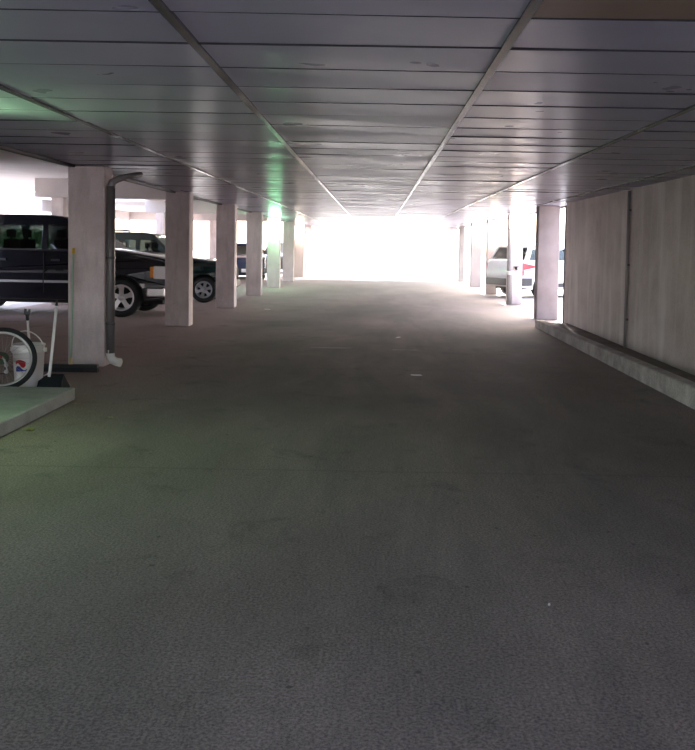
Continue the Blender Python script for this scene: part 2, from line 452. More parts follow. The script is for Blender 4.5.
# ------------------------------------------------------------------ pipes
t = thing('downspout', 'grey downspout on the lane side of the nearest left column', 'pipe', (-3.155, 10.68, 0))
bm = bmesh.new(); tube(bm, [(0, 0, .16), (0, 0, 1.2), (0, 0, 2.14)], .05, 16); finish('pipe', bm, M['pipe_dim'], t)
bm = bmesh.new(); tube(bm, [(0, 0, 2.12), (.015, .02, 2.19), (.06, .06, 2.225), (.15, .16, 2.27), (.27, .33, 2.31)], .04, 16, r_list=[.05, .046, .04, .034, .032]); finish('elbow', bm, M['pipe'], t)
bm = bmesh.new(); tube(bm, [(0, 0, .2), (0, 0, .12), (.03, -.01, .075), (.09, -.03, .056), (.13, -.04, .052)], .05, 16); finish('outlet', bm, M['pipe_white'], t)
for zz in (1.28, .5):
    bm = bmesh.new(); lathe(bm, [(.0495, zz), (.056, zz), (.056, zz+.03), (.0495, zz+.03)], 'Z', 16, closed=True); finish('strap', bm, M['fixture'], t)
t = thing('downspout', 'dark narrow pipe on the left of the bright right column', 'pipe', (3.49, 23.56, 0))
bm = bmesh.new(); tube(bm, [(0, 0, 0), (0, 0, 1.1), (0, 0, 2.0)], .075, 16); finish('pipe', bm, M['pipe'], t)
bm = bmesh.new(); lathe(bm, [(.076, .78), (.1, .78), (.1, .88), (.076, .88)], 'Z', 16, closed=True); finish('strap', bm, M['pipe_white'], t)
t = thing('hose_bib', 'small black valve on the bright right column', 'valve', (3.66, 23.65, .95))
bm = bmesh.new(); tube(bm, [(0, 0, 0), (0, -.06, 0), (0, -.1, -.03)], .03, 12); finish('spout', bm, M['black_plastic'], t)
bm = bmesh.new(); lathe(bm, [(0, .03), (.075, .03), (.075, .05), (0, .05)], 'Z', 16, (0, -.07, 0)); finish('handle', bm, M['black_plastic'], t)
t = thing('conduit', 'dark conduit at the far end of the right wall', 'pipe', (3.72, 17.74, 0))
bm = bmesh.new(); tube(bm, [(0, 0, 0), (0, 0, 1), (0, 0, 2.34)], .032, 12); finish('pipe', bm, M['pipe_rust'], t)
bm = bmesh.new(); box(bm, -.06, .0, -.035, .035, 1.44, 1.48); finish('strap', bm, M['black_plastic'], t)
t = thing('conduit', 'dark conduit in the joint of the right wall panels', 'pipe', (3.672, 13.2, .055))
bm = bmesh.new(); tube(bm, [(0, 0, 0), (0, 0, 1), (0, 0, 2.3)], .022, 12); finish('pipe', bm, M['pipe'], t)
BS('strap', M['fixture'], t, *[(-.005, .028, -.04, .04, zz, zz+.03) for zz in (.4, 1.2, 2.0)])

# ------------------------------------------------------------------ vehicles
def arc(cx, cz, r, a0, a1, n=14):
    return [(cx + r*math.cos(R(a0+(a1-a0)*i/n)), cz + r*math.sin(R(a0+(a1-a0)*i/n))) for i in range(n+1)]

def wheel(parent, loc, side, r, rr, rim_mat, nsp):
    w = .24
    bm = bmesh.new()
    lathe(bm, [(rr, -w/2+.02), (r*.86, -w/2), (r-.02, -w/2+.02), (r, -w/2+.05), (r, w/2-.05), (r-.02, w/2-.02), (r*.86, w/2), (rr, w/2-.02)], 'Y', 40, closed=True)
    o = finish('wheel', bm, M['tyre'], parent); o.location = loc
    bm = bmesh.new(); s = side
    lathe(bm, [(rr, s*.10), (rr-.015, s*.115), (rr-.035, s*.10), (rr-.045, s*.03), (rr*.9-.03, s*-.02), (0, s*-.02)], 'Y', 40)
    for k in range(nsp):
        a = 2*PI*k/nsp + .3
        wd = rr*.20
        d = Vector((math.cos(a), 0, math.sin(a))); p = Vector((-math.sin(a), 0, math.cos(a)))
        q = []
        for (rad, hw, yy) in ((.03, wd*.95, .075), (rr*.55, wd*.8, .085), (rr-.03, wd*1.15, .098)):
            q.append((d*rad - p*hw + Vector((0, s*yy, 0)), d*rad + p*hw + Vector((0, s*yy, 0)), d*rad + p*hw*.8 + Vector((0, s*.03, 0)), d*rad - p*hw*.8 + Vector((0, s*.03, 0))))
        vv = [[bm.verts.new(x) for x in row] for row in q]
        for a_, b_ in zip(vv, vv[1:]):
            for i in range(4): bm.faces.new((a_[i], a_[(i+1) % 4], b_[(i+1) % 4], b_[i]))
        bm.faces.new(vv[0]); bm.faces.new(vv[-1])
    lathe(bm, [(0, s*.10), (.05, s*.098), (.065, s*.085), (.07, s*.03)], 'Y', 20)
    me_o = finish('rim', bm, [rim_mat], o)
    bm = bmesh.new(); lathe(bm, [(rr-.05, s*-.012), (rr*.5, s*-.004), (0, s*-.003)], 'Y', 30); finish('brake_disc', bm, M['underbody'], o)
    return o

def car(name, label, cat, loc, rz, p):
    t = thing(name, label, cat, loc, rz, None)
    wb, fo, ro, W, Hh, belt, r = p['wb'], p['fo'], p['ro'], p['W'], p['H'], p['belt'], p['r']
    ra = r + .08; rock = p['rock']; cow = p['cowl']; hf = p['hood']; wsr = p['wsr']; rrx = p['rrx']; paint = M[p['paint']]
    hw = W/2
    def taper(x):
        f = max(0, (x-(fo-.55))/.55); g = max(0, ((-wb-ro+.5)-x)/.5)
        return 1 - .10*min(1, f)**2 - .07*min(1, g)**2
    a0 = math.degrees(math.asin(min(.9, (rock-r)/ra)))
    out = [(-wb-ro+.02, rock+.12), (-wb-ro-.02, r*2), (-wb-ro+.02, belt-.02), (-wb-ro+.06, belt)]
    nb = 8
    for i in range(1, nb): out.append((-wb-ro+.06 + (cow+wb+ro-.06)*i/nb, belt + .005*i/nb))
    out += [(cow, belt+.03), (cow+.3*(fo-cow), belt+.03-.25*(belt+.03-hf)), (cow+.62*(fo-cow), belt+.03-.55*(belt+.03-hf)), (fo-.16, hf+.035), (fo-.05, hf), (fo, hf-.12), (fo+.01, r+.25), (fo, rock+.06), (fo-.06, rock+.02), (ra*math.cos(R(a0))+.02, rock)]
    out += arc(0, r, ra, a0, 180-a0)
    out += [(-wb*.35, rock), (-wb*.65, rock)]
    out += arc(-wb, r, ra, a0, 180-a0)
    out += [(-wb-ro+.08, rock+.06)]
    def fb(x, y, z):
        k = taper(x)
        # flanks bulge at mid height and tuck in towards the sill
        zz = (z-rock)/(belt-rock); tk = 1 - .025*abs(zz-.55)*2
        return Vector((x, y*k*tk, z))
    me = plate(out, [], W, .045, fb); me.materials.append(paint); link('body', me, t)
    B('chassis', M['underbody'], t, (-wb-ro+.15, fo-.12, -hw+.28, hw-.28, rock-p.get('low', .06), r+ra-.05))
    # greenhouse
    k = .20
    top = Hh
    cab = [(-wb-ro+.08, belt-.01), (rrx-.10, top-.12), (rrx+.05, top-.04), (rrx+.35, top), (wsr-.35, top), (wsr-.08, top-.025), (wsr, top-.06), (cow-.02, belt+.01)]
    wt = top-.17
    sl = (cow-wsr)/(belt-(top-.06))               # windshield slope dx/dz
    bp = p['bp']; cp = p['cp']
    def wx(z): return cow + sl*(z-belt)
    win_f = [(bp+.05, belt+.04), (bp+.05, wt), (wx(wt)-.09, wt), (wx(belt+.10)-.10, belt+.10), (wx(belt+.10)-.12, belt+.04)]
    win_r = [(cp+.05, belt+.04), (cp+.05, wt-.03), (cp+.09, wt), (bp-.09, wt), (bp-.05, wt-.03), (bp-.05, belt+.04)]
    def rx(z): return (-wb-ro+.08) + (rrx-.10+wb+ro-.08)*(z-belt)/(top-.12-belt)
    wins = [win_f, win_r]
    if p.get('cargo', True):
        wins.append([(rx(belt+.04)+.16, belt+.04), (rx(wt)+.14, wt), (cp-.08, wt), (cp-.08, belt+.04)])
    for s in (-1, 1):
        def fs(x, y, z, s=s): return Vector((x, s*(hw*.975-.035 - k*(z-belt)) * (1-.0*x) + y, z))
        me = plate(cab, wins, .05, .008, fs); me.materials.append(paint); link('side_frame', me, t)
        for wdw in wins:
            me = plate(wdw, [], .008, .0005, fs); me.materials.append(M['glass']); link('side_window', me, t)
        # mirrors, handles, mouldings, door gaps
        y = s*hw
        B('door_mirror', M['black_plastic'], t, (wx(belt+.08)-.22, wx(belt+.08)-.10, min(y*.97, y*.97+s*.22), max(y*.97, y*.97+s*.22), belt+.03, belt+.2), bevel=.02)
        for hx in (bp+.15, cp+.15):
            B('door_handle', M['black_plastic'] if not p.get('chrome_handle') else M['chrome'], t, (hx, hx+.16, min(y*.98, y*1.005+s*.01), max(y*.98, y*1.005+s*.01), belt-.19, belt-.15), bevel=.008)
        if p.get('strip'):
            BS('side_moulding', M['trim_grey'], t, (bp+.01, cow+.02, min(y*.985, y+s*.012), max(y*.985, y+s*.012), p['strip'], p['strip']+.045), (cp+.02, bp-.02, min(y*.985, y+s*.012), max(y*.985, y+s*.012), p['strip'], p['strip']+.045))
        BS('door_gap', M['dark_gap'], t, *[(gx-.006, gx+.006, min(y*.975, y*.9995), max(y*.975, y*.9995), rock+.08, belt-.03) for gx in (cow-.0, bp, cp)])
        # front corner lamps
        ya, yb = (s*(hw*.52), s*(hw*.90+.004)); ya, yb = min(ya, yb), max(ya, yb)
        lf = p['lamp_z']
        lh = p.get('lh', .15); wr = p.get('wrap', 0)
        B('headlight', M['lens'], t, (fo-.16-wr, fo+.02, min(s*hw*.52, s*(hw*.925+.01)), max(s*hw*.52, s*(hw*.925+.01)), lf, lf+lh), bevel=.02)
        B('turn_signal', M['amber'], t, (fo-.22-wr, fo-.15-wr, min(s*hw*.7, s*(hw*.945+.012)), max(s*hw*.7, s*(hw*.945+.012)), lf+.02, lf+lh-.01), bevel=.015)
        yc = s*(hw*.93)
        B('tail_lamp', M['red_lens'], t, (-wb-ro-.015, -wb-ro+.10, min(s*hw*.72, s*(hw*.94+.006)), max(s*hw*.72, s*(hw*.94+.006)), belt-.42, belt-.04), bevel=.02)
        # far wheel pair
        for wx_ in (0, -wb):
            wheel(t, (wx_, s*(hw-.14), r), s, r, p['rim'], M[p['rimmat']], p['nsp'])
    hr = hw*.975-.035-k*(top-belt)
    roof = [(rrx-.10, top-.12), (rrx+.05, top-.04), (rrx+.35, top+.004), (wsr-.35, top+.004), (wsr-.08, top-.025), (wsr, top-.06), (wsr-.05, top-.075), (wsr-.35, top-.045), (rrx+.35, top-.045), (rrx, top-.11)]
    def fr(x, y, z): return Vector((x, y, z + .02*(1-(y/hr)**2)))
    me = plate(roof, [], hr*2+.02, .01, fr); me.materials.append(paint); link('roof', me, t)
    bm = bmesh.new(); hb = hw*.975-.05
    def pane(x0, z0, w0, x1, z1, w1, th=.012):
        v = [bm.verts.new(q) for q in ((x0, -w0, z0), (x0, w0, z0), (x1, w1, z1), (x1, -w1, z1), (x0+th, -w0, z0), (x0+th, w0, z0), (x1+th, w1, z1), (x1+th, -w1, z1))]
        for f in ((0,1,2,3),(7,6,5,4),(0,4,5,1),(1,5,6,2),(2,6,7,3),(3,7,4,0)): bm.faces.new([v[i] for i in f])
    pane(cow-.03, belt+.02, hb-.02, wsr-.02, top-.07, hr-.02); finish('windshield', bm, M['glass'], t)
    bm = bmesh.new(); pane(-wb-ro+.09, belt+.06, hb-.08, rrx-.095, top-.13, hr-.06); finish('rear_window', bm, M['glass'], t)
    # seats show above the belt line
    for sx in (bp+.1, cp+.15):
        for s in (-1, 1):
            yc = s*hw*.42
            bm = bmesh.new(); box(bm, sx-.02, sx+.12, yc-.24, yc+.24, belt-.02, belt+.22); box(bm, sx-.0, sx+.09, yc-.13, yc+.13, belt+.26, belt+.42); box(bm, sx+.03, sx+.05, yc-.05, yc+.05, belt+.2, belt+.3)
            finish('seat', bm, M['seat_cloth'], t, .02)
    B('dashboard', M['seat_cloth'], t, (cow-.5, cow-.1, -hw*.8, hw*.8, belt-.02, belt+.09), bevel=.03)
    # lower cladding
    if p.get('clad'):
        for s in (-1, 1):
            ya, yb = sorted((s*hw*.93, s*(hw*.975+.006)))
            BS('side_cladding', M['black_plastic'], t, (-wb-ro+.02, -wb-ra-.01, ya, yb, rock+.07, rock+.30), (-wb+ra, -ra, ya, yb, rock+.02, rock+.16), bevel=.01)
            bm = bmesh.new(); yy = sorted((s*hw*.88, s*(hw*.965+.006)))
            prism(bm, [(-wb-ro-.02, belt-.26), (-wb-ro-.02, belt-.06), (-wb-ro+.10, belt-.05), (-wb-ro+.62, belt-.13), (-wb-ro+.60, belt-.16)], yy[0], yy[1], 'Y'); finish('side_tail_lamp', bm, M['red_lens'], t, .01)
    # bumpers and grille
    y1 = hw*.885
    BS('front_bumper', M[p['bump']], t, (fo-.30-wr*.8, fo-.02, -hw*.99, -hw*.7, rock+.04, rock+.23), (fo-.30-wr*.8, fo-.02, hw*.7, hw*.99, rock+.04, rock+.23), (fo-.08, fo+.09, -hw*.90, hw*.90, rock+.05, rock+.25), bevel=.03)
    B('rear_bumper', M[p.get('rbump', p['bump'])], t, (-wb-ro-.10, -wb-ro+.12, -hw*.93, hw*.93, rock+.06, rock+.27), bevel=.03)
    B('grille', M['black_plastic'], t, (fo-.04, fo+.016, -hw*.48, hw*.48, r+.30, hf-.06), bevel=.01)
    B('grille_bar', M['chrome'], t, (fo-.0, fo+.03, -hw*.5, hw*.5, (r+.30+hf-.06)/2-.03, (r+.30+hf-.06)/2+.03), bevel=.01)
    B('license_plate', M['plate'], t, (fo+.085, fo+.10, -.15, .15, rock+.08, rock+.22))
    if p.get('rack'):
        for s in (-1, 1):
            bm = bmesh.new(); tube(bm, [(rrx+.4, s*(hr-.08), top+.0), (rrx+.45, s*(hr-.08), top+.065), (wsr-.7, s*(hr-.08), top+.065), (wsr-.62, s*(hr-.08), top+.0)], .014, 8); finish('roof_rail', bm, M['black_plastic'], t)
    return t

suv = dict(low=.12, lh=.25, wrap=.10, wb=3.3, fo=.88, ro=1.15, W=1.98, H=1.97, belt=1.27, r=.385, rock=.37, cowl=-.30, hood=1.10, wsr=-1.10, rrx=-4.15, paint='black_paint',
           bp=-1.50, cp=-2.55, strip=.66, lamp_z=.76, rim=.262, rimmat='silver', nsp=5, bump='chrome', rbump='chrome')
car('sport_utility_vehicle', 'black SUV with silver wheel parked behind the nearest left columns', 'suv', (-4.99, 18.52, 0), 0, suv)
g = dict(suv, low=.06, lh=.15, wrap=.0, wb=2.72, fo=.56, ro=.95, W=1.80, H=1.70, belt=1.05, r=.325, rock=.30, cowl=-.62, hood=.93, wsr=-1.25, rrx=-3.35, paint='green_paint', bp=-1.65, cp=-2.5, strip=None, lamp_z=.72, rim=.215, rimmat='alloy_dull', nsp=6, bump='black_plastic', rbump='black_plastic', rack=True)
car('sport_utility_vehicle', 'dark green SUV parked beyond the black one', 'suv', (-4.26, 23.05, 0), 0, g)
bl = dict(g, wb=2.7, fo=.85, ro=1.0, W=1.78, H=1.48, belt=.98, r=.32, rock=.24, cowl=-.45, hood=.82, wsr=-1.25, rrx=-2.75, paint='blue_paint', bp=-1.55, cp=-2.35, lamp_z=.55, rim=.21, nsp=7, rack=False, cargo=False)
car('sedan', 'dark blue sedan seen between two left columns', 'car', (-5.45, 36.9, 0), R(-78), bl)
car('hatchback', 'charcoal car partly hidden behind the column after the green lamp', 'car', (-4.95, 45.6, 0), R(-92), dict(bl, paint='grey_paint', H=1.55, rrx=-3.2))
wc = dict(g, clad=True, wb=2.6, fo=.85, ro=.80, W=1.76, H=1.62, belt=1.08, r=.33, rock=.30, cowl=-.35, hood=.92, wsr=-1.15, rrx=-3.0, paint='white_paint', bp=-1.45, cp=-2.35, lamp_z=.6, rim=.215, rimmat='alloy_dull', bump='white_paint', rbump='black_plastic', rack=False)
ang = math.atan2(.50, .87)
# local rear-right corner sits at about (4.27, 26.4)
rc = Vector((-wc['wb']-wc['ro'], -wc['W']/2*.93, 0)); rot = Matrix.Rotation(ang, 3, 'Z')
pos = Vector((4.25, 26.4, 0)) - rot @ rc
wcar = car('hatchback', 'white car with a red tail lamp parked outside on the right', 'car', pos, ang, wc)

# ------------------------------------------------------------------ bicycle, only its rear wheel reaches into the frame
def circle(r, n=48): return [(r*math.cos(2*PI*i/n), 0, r*math.sin(2*PI*i/n)) for i in range(n)]
bt = thing('bicycle', 'bicycle at the left edge with its dark-tyred wheel in front of the bucket', 'bicycle')
def bike_wheel(cx):
    r = .325
    bm = bmesh.new(); tube(bm, [(cx+p[0], 0, p[2]+r) for p in circle(r-.026, 56)], .026, 12, closed=True); tyre = finish('wheel', bm, M['tyre'], bt)
    bm = bmesh.new(); rr = r-.058
    lathe(bm, [(rr, -.012), (rr+.012, -.014), (rr+.014, .014), (rr, .012), (rr-.012, 0)], 'Y', 56, (cx, 0, r), closed=True); finish('rim', bm, M['silver'], tyre)
    bm = bmesh.new()
    for k in range(28):
        a = 2*PI*k/28; s = (-1)**k; a2 = a + .5*(-1)**(k//2)
        tube(bm, [(cx+.022*math.cos(a2), s*.03, r+.022*math.sin(a2)), (cx+rr*math.cos(a), 0, r+rr*math.sin(a))], .0013, 5)
    finish('spokes', bm, M['steel'], tyre)
    bm = bmesh.new(); lathe(bm, [(0, -.055), (.012, -.055), (.012, -.035), (.026, -.034), (.026, -.028), (.014, -.026), (.014, .026), (.026, .028), (.026, .034), (.012, .035), (.012, .055), (0, .055)], 'Y', 16, (cx, 0, r)); finish('hub', bm, M['steel'], tyre)
bike_wheel(0); bike_wheel(-1.02)
bm = bmesh.new()
for i, rad in enumerate((.062, .054, .046, .04, .034, .028)):
    prof = []
    n = 18 + 2*(6-i)
    poly = [((rad + (.004 if j % 2 else -.003))*math.cos(2*PI*j/(2*n)), .325 + (rad + (.004 if j % 2 else -.003))*math.sin(2*PI*j/(2*n))) for j in range(2*n)]
    prism(bm, poly, -.030-.005*i, -.028-.005*i, 'Y')
finish('sprockets', bm, M['cog_green'], bt)
bm = bmesh.new()                                                        # derailleur cage and jockey wheels
tube(bm, [(0, -.06, .325), (.02, -.065, .30), (.035, -.06, .25)], .010, 10)
tube(bm, [(.03, -.05, .27), (.045, -.05, .20), (.03, -.05, .17)], .007, 8)
for (jx, jz) in ((.035, .25), (.035, .18)): lathe(bm, [(0, -.055), (.022, -.055), (.022, -.047), (0, -.047)], 'Y', 14, (jx, 0, jz))
finish('derailleur', bm, M['steel'], bt)
bbx, bbz = -.44, .29; stx, stz = -.58, .78; hx, hz = -.98+.14, .83
bm = bmesh.new()
for s in (-1, 1):
    tube(bm, [(0, s*.062, .325), (-.2, s*.05, .315), (bbx, s*.03, bbz)], .010, 10)
    tube(bm, [(0, s*.062, .325), (-.25, s*.05, .53), (stx+.02, s*.02, stz-.06)], .008, 10)
tube(bm, [(bbx, 0, bbz), (stx+.14-.0, 0, stz)] , .016, 12) if False else tube(bm, [(bbx, 0, bbz), (stx, 0, stz)], .016, 12)
tube(bm, [(bbx, 0, bbz), (hx-.02, 0, hz-.10)], .019, 12); tube(bm, [(stx, 0, stz-.03), (hx-.0, 0, hz)], .016, 12)
tube(bm, [(hx-.03, 0, hz-.13), (hx+.0, 0, hz+.03)], .02, 12)
finish('frame', bm, M['bike_red'], bt)
bm = bmesh.new()
for s in (-1, 1): tube(bm, [(-1.02, s*.055, .325), (-.93, s*.055, .6), (hx-.045, s*.04, hz-.15)], .012, 10)
tube(bm, [(hx-.045, -.045, hz-.15), (hx-.045, .045, hz-.15)], .016, 10); finish('fork', bm, M['bike_red'], bt)
bm = bmesh.new(); tube(bm, [(hx, 0, hz), (hx+.02, 0, hz+.1), (hx-.06, 0, hz+.13)], .013, 10); tube(bm, [(hx-.02, -.3, hz+.14), (hx-.06, -.1, hz+.13), (hx-.06, .1, hz+.13), (hx-.02, .3, hz+.14)], .012, 10); finish('handlebar', bm, M['black_plastic'], bt)
bm = bmesh.new(); tube(bm, [(stx, 0, stz-.02), (stx-.03, 0, stz+.12)], .012, 10)
finish('seat_post', bm, M['steel'], bt)
bm = bmesh.new(); prism(bm, [(stx+.14, -.07), (stx+.14, .07), (stx-.02, .03), (stx-.15, .015), (stx-.15, -.015), (stx-.02, -.03)], stz+.12, stz+.155, 'Z'); finish('saddle', bm, M['black_plastic'], bt, .012)
bm = bmesh.new(); lathe(bm, [(.085, -.055), (.09, -.055), (.09, -.05), (.085, -.05)], 'Y', 32, (bbx, 0, bbz), closed=True)
tube(bm, [(bbx, -.07, bbz), (bbx+.12, -.085, bbz-.12)], .010, 8); tube(bm, [(bbx, .05, bbz), (bbx-.12, .07, bbz+.12)], .010, 8); tube(bm, [(bbx, -.08, bbz), (bbx, .06, bbz)], .016, 12)
for a in range(4): tube(bm, [(bbx, -.052, bbz), (bbx+.085*math.cos(a*PI/2+.4), -.052, bbz+.085*math.sin(a*PI/2+.4))], .006, 6)
box(bm, bbx+.08, bbx+.17, -.15, -.085, bbz-.13, bbz-.11); box(bm, bbx-.17, bbx-.08, .07, .13, bbz+.11, bbz+.13)
finish('crankset', bm, M['steel'], bt)
bm = bmesh.new(); tube(bm, [(0, -.05, .325+.05), (bbx, -.052, bbz+.088)], .004, 6); tube(bm, [(.035, -.051, .16), (bbx, -.052, bbz-.088)], .004, 6); finish('chain', bm, M['pipe_rust'], bt)
# wheel plane normal ~ (.42, -.8, .42): leaning back and turned
nrm = Vector((.36, -.85, .38)).normalized()
lean = math.asin(nrm.z); yaw = math.atan2(nrm.x, -nrm.y)
bt.rotation_mode = 'XYZ'
mat = Matrix.Rotation(yaw, 4, 'Z') @ Matrix.Rotation(-lean, 4, 'X')
BIKE = (-3.63, 8.72)
bt.matrix_world = Matrix.Translation((BIKE[0], BIKE[1], 0.026*(1-math.cos(lean)) + .012)) @ mat

# ------------------------------------------------------------------ bucket with a toilet plunger in it
bx_, by_ = -3.55, 9.18
t = thing('bucket', 'white plastic bucket with a red and blue mark behind the bicycle wheel', 'bucket', (bx_, by_, 0)); t.scale = (.9, .9, 1)
bm = bmesh.new()
lathe(bm, [(0, .0), (.148, 0), (.150, .01), (.170, .34), (.183, .345), (.183, .365), (.174, .37), (.176, .41), (.184, .415), (.184, .43), (.172, .43), (.166, .35), (.144, .012), (0, .012)], 'Z', 48)
finish('bucket_body', bm, M['bucket'], t)
bm = bmesh.new()
tube(bm, [(.186*math.cos(PI*i/24), -.10*math.sin(PI*i/24), .37 + .20*math.sin(PI*i/24)) for i in range(25)], .006, 8)
finish('bail_handle', bm, M['pole_white'], t)
for s in (-1, 1):
    bm = bmesh.new(); lathe(bm, [(0, -.02), (.022, -.02), (.022, .02), (0, .02)], 'Z', 14, (s*.186, 0, .372)); finish('handle_ear', bm, M['bucket'], t)
def mark(bm, a0, a1, zf):
    n = 12; g_ = []
    for i in range(n+1):
        a = R(a0 + (a1-a0)*i/n); z0, z1 = zf(i/n)
        q = []
        for z in (z0, z1):
            rad = .150 + .020*(z-.01)/.33 + .0012
            q.append(bm.verts.new((rad*math.cos(a), rad*math.sin(a), z)))
        g_.append(q)
    for a_, b_ in zip(g_, g_[1:]):
        bm.faces.new((a_[0], b_[0], b_[1], a_[1]))
    r_ = bmesh.ops.solidify(bm, geom=bm.faces[:], thickness=-.0008)
bm = bmesh.new(); mark(bm, 236, 280, lambda u: (.222+.028*math.sin(2*PI*u)*.8, .262+.018*math.sin(PI*u))); finish('red_mark', bm, M['logo_red'], t)
bm = bmesh.new(); mark(bm, 236, 288, lambda u: (.158+.012*u, .198+.026*math.sin(2*PI*u)*.8)); finish('blue_mark', bm, M['logo_blue'], t)
t = thing('toilet_brush', 'white stick with a black top standing in the bucket', 'brush', (bx_+.0, by_+.02, .013))
bm = bmesh.new(); tube(bm, [(.02, 0, .1), (-.01, -.02, .66)], .013, 12); finish('stick', bm, M['pole_white'], t)
bm = bmesh.new(); lathe(bm, [(0, 0), (.045, 0), (.055, .03), (.05, .09), (.02, .12), (0, .12)], 'Z', 20, (.02, 0, 0)); finish('brush_head', bm, M['bristle'], t)
bm = bmesh.new(); tube(bm, [(-.01, -.02, .655), (-.012, -.02, .70), (-.012, -.02, .72)], .018, 12, r_list=[.016, .019, .024]); box(bm, -.045, .02, -.03, -.01, .72, .75); box(bm, -.04, -.02, -.032, -.008, .75, .775); box(bm, .0, .018, -.03, -.01, .75, .77)
finish('grip', bm, M['black_plastic'], t)

# ------------------------------------------------------------------ long-handled dustpan
t = thing('dustpan', 'black lobby dustpan with a tall white handle beside the bucket', 'dustpan', (-3.22, 8.98, 0))
bm = bmesh.new()
vs = box(bm, -.135, .115, -.13, .15, 0, .13)
for i, q in ((4, (-.12, -.10, .095)), (5, (.108, -.10, .07)), (6, (.06, .12, .135)), (7, (-.10, .12, .135))): vs[i].co = q
bm.faces.ensure_lookup_table(); fr_ = bm.faces[2]
bmesh.ops.inset_individual(bm, faces=[fr_], thickness=.008); bmesh.ops.translate(bm, verts=fr_.verts[:], vec=(0, .06, 0))
finish('pan', bm, M['pan_black'], t)
bm = bmesh.new(); tube(bm, [(-.06, .03, .12), (-.05, .03, .18), (.02, .02, .84)], .015, 12); tube(bm, [(-.12, .06, .125), (-.075, .03, .145), (-.055, .03, .17)], .007, 8); finish('handle', bm, M['pole_white'], t)
bm = bmesh.new(); tube(bm, [(.02, .02, .838), (.022, .02, .86), (.022, .02, .90)], .012, 10, r_list=[.016, .012, .006]); finish('hang_tip', bm, M['black_plastic'], t)

# ------------------------------------------------------------------ push broom
t = thing('push_broom', 'wide black push broom with a green handle leaning on the nearest column', 'broom', (-3.465, 10.2, 0))
bm = bmesh.new(); box(bm, -.31, .31, -.035, .035, .05, .085); finish('head_block', bm, M['black_plastic'], t, .008)
bm = bmesh.new()
rb = random.Random(2)
for i in range(42):
    for j in range(3):
        x = -.30 + .6*i/41; yv = -.022 + .022*j; dx, dy = rb.gauss(0, .004), rb.gauss(0, .006) + (j-1)*.008
        a = [bm.verts.new((x+sx*.006, yv+sy*.008, .052)) for sx, sy in ((-1,-1),(1,-1),(1,1),(-1,1))]
        b_ = [bm.verts.new((x+dx+sx*.008, yv+dy+sy*.012, 0)) for sx, sy in ((-1,-1),(1,-1),(1,1),(-1,1))]
        for k in range(4): bm.faces.new((a[k], a[(k+1) % 4], b_[(k+1) % 4], b_[k]))
        bm.faces.new(b_)
finish('bristles', bm, M['bristle'], t)
B_ = Vector((0, .0, .08)); T_ = Vector((-.10, .385, 1.40))
def bp_(f): return B_.lerp(T_, f)
bm = bmesh.new(); tube(bm, [bp_(.05), bp_(.5), bp_(.955)], .0125, 12); finish('handle', bm, M['pole_green'], t)
bm = bmesh.new(); tube(bm, [bp_(0), bp_(.02), bp_(.06)], .02, 12, r_list=[.026, .02, .015]); finish('socket', bm, M['tan'], t)
bm = bmesh.new(); tube(bm, [bp_(.95), bp_(.97), bp_(1)], .018, 12, r_list=[.016, .019, .018]); finish('end_cap', bm, M['yellow'], t)

# ------------------------------------------------------------------ litter on the floor
def leaf(x, y, rz, s, label, z=0):
    bm = bmesh.new()
    out = [(0, -.05), (.02, -.035), (.045, -.03), (.03, -.008), (.04, .018), (.016, .02), (0, .055), (-.016, .022), (-.042, .014), (-.03, -.01), (-.04, -.033), (-.018, -.035)]
    ctr = bm.verts.new((0, 0, .004)); vs = [bm.verts.new((a*s, b*s, .004 + .012*s*abs(math.sin(i*2.1)))) for i, (a, b) in enumerate(out)]
    for i in range(len(vs)): bm.faces.new((ctr, vs[i], vs[(i+1) % len(vs)]))
    bmesh.ops.solidify(bm, geom=bm.faces[:], thickness=.0015)
    tube(bm, [(0, -.045*s, .005), (.004, -.08*s, .006)], .0015, 5)
    o = finish('dry_leaf', bm, M['leaf']); o.location = (x, y, z+.0); o.rotation_euler = (0, 0, rz)
    tag(o, label, 'leaf', 'dry leaves beside the raised island'); return o
leaf(-2.70, 7.0, .8, 1.0, 'yellowish dry leaf on the floor nearest the left edge')
leaf(-2.74, 8.15, 2.2, .8, 'small dry leaf on the floor by the far corner of the island')
leaf(-2.22, 7.55, 4.0, .55, 'tiny dry leaf on open floor right of the island')
def scrap(name, x, y, rz, s, mat, label):
    bm = bmesh.new(); q = [(-.05, -.02), (.0, -.028), (.055, -.015), (.045, .02), (-.01, .026), (-.052, .015)]
    prism(bm, [(a*s, b*s) for a, b in q], .001, .001+.007*s, 'Z')
    for vv in bm.verts: vv.co.z = max(0, vv.co.z + .006*s*math.sin(vv.co.x*60))
    o = finish(name, bm, mat); o.location = (x, y, 0); o.rotation_euler = (0, 0, rz); tag(o, label, 'litter', 'bits of litter on the lane'); return o
scrap('paper_scrap', .48, 10.35, .2, 1.2, M['paper'], 'white paper scrap in the middle of the lane')
scrap('paper_scrap', .37, 14.6, .9, .9, M['paper'], 'small white scrap far up the middle of the lane')
scrap('paper_scrap', -2.45, 20.3, .4, 1.3, M['paper'], 'white scrap beside the foot of a left column')
scrap('pebble', -1.35, 5.05, .3, .32, M['dirt'], 'dark pebble on the near floor at the lower left')
scrap('pebble', -.98, 3.18, .3, .28, M['dirt'], 'dark pebble near the bottom left of the floor')
scrap('pebble', -.72, 3.40, 1.3, .25, M['dirt'], 'dark flat chip near the bottom of the floor')
scrap('pebble', .75, 3.72, 1.3, .2, M['paper'], 'pale chip near the bottom right of the floor')

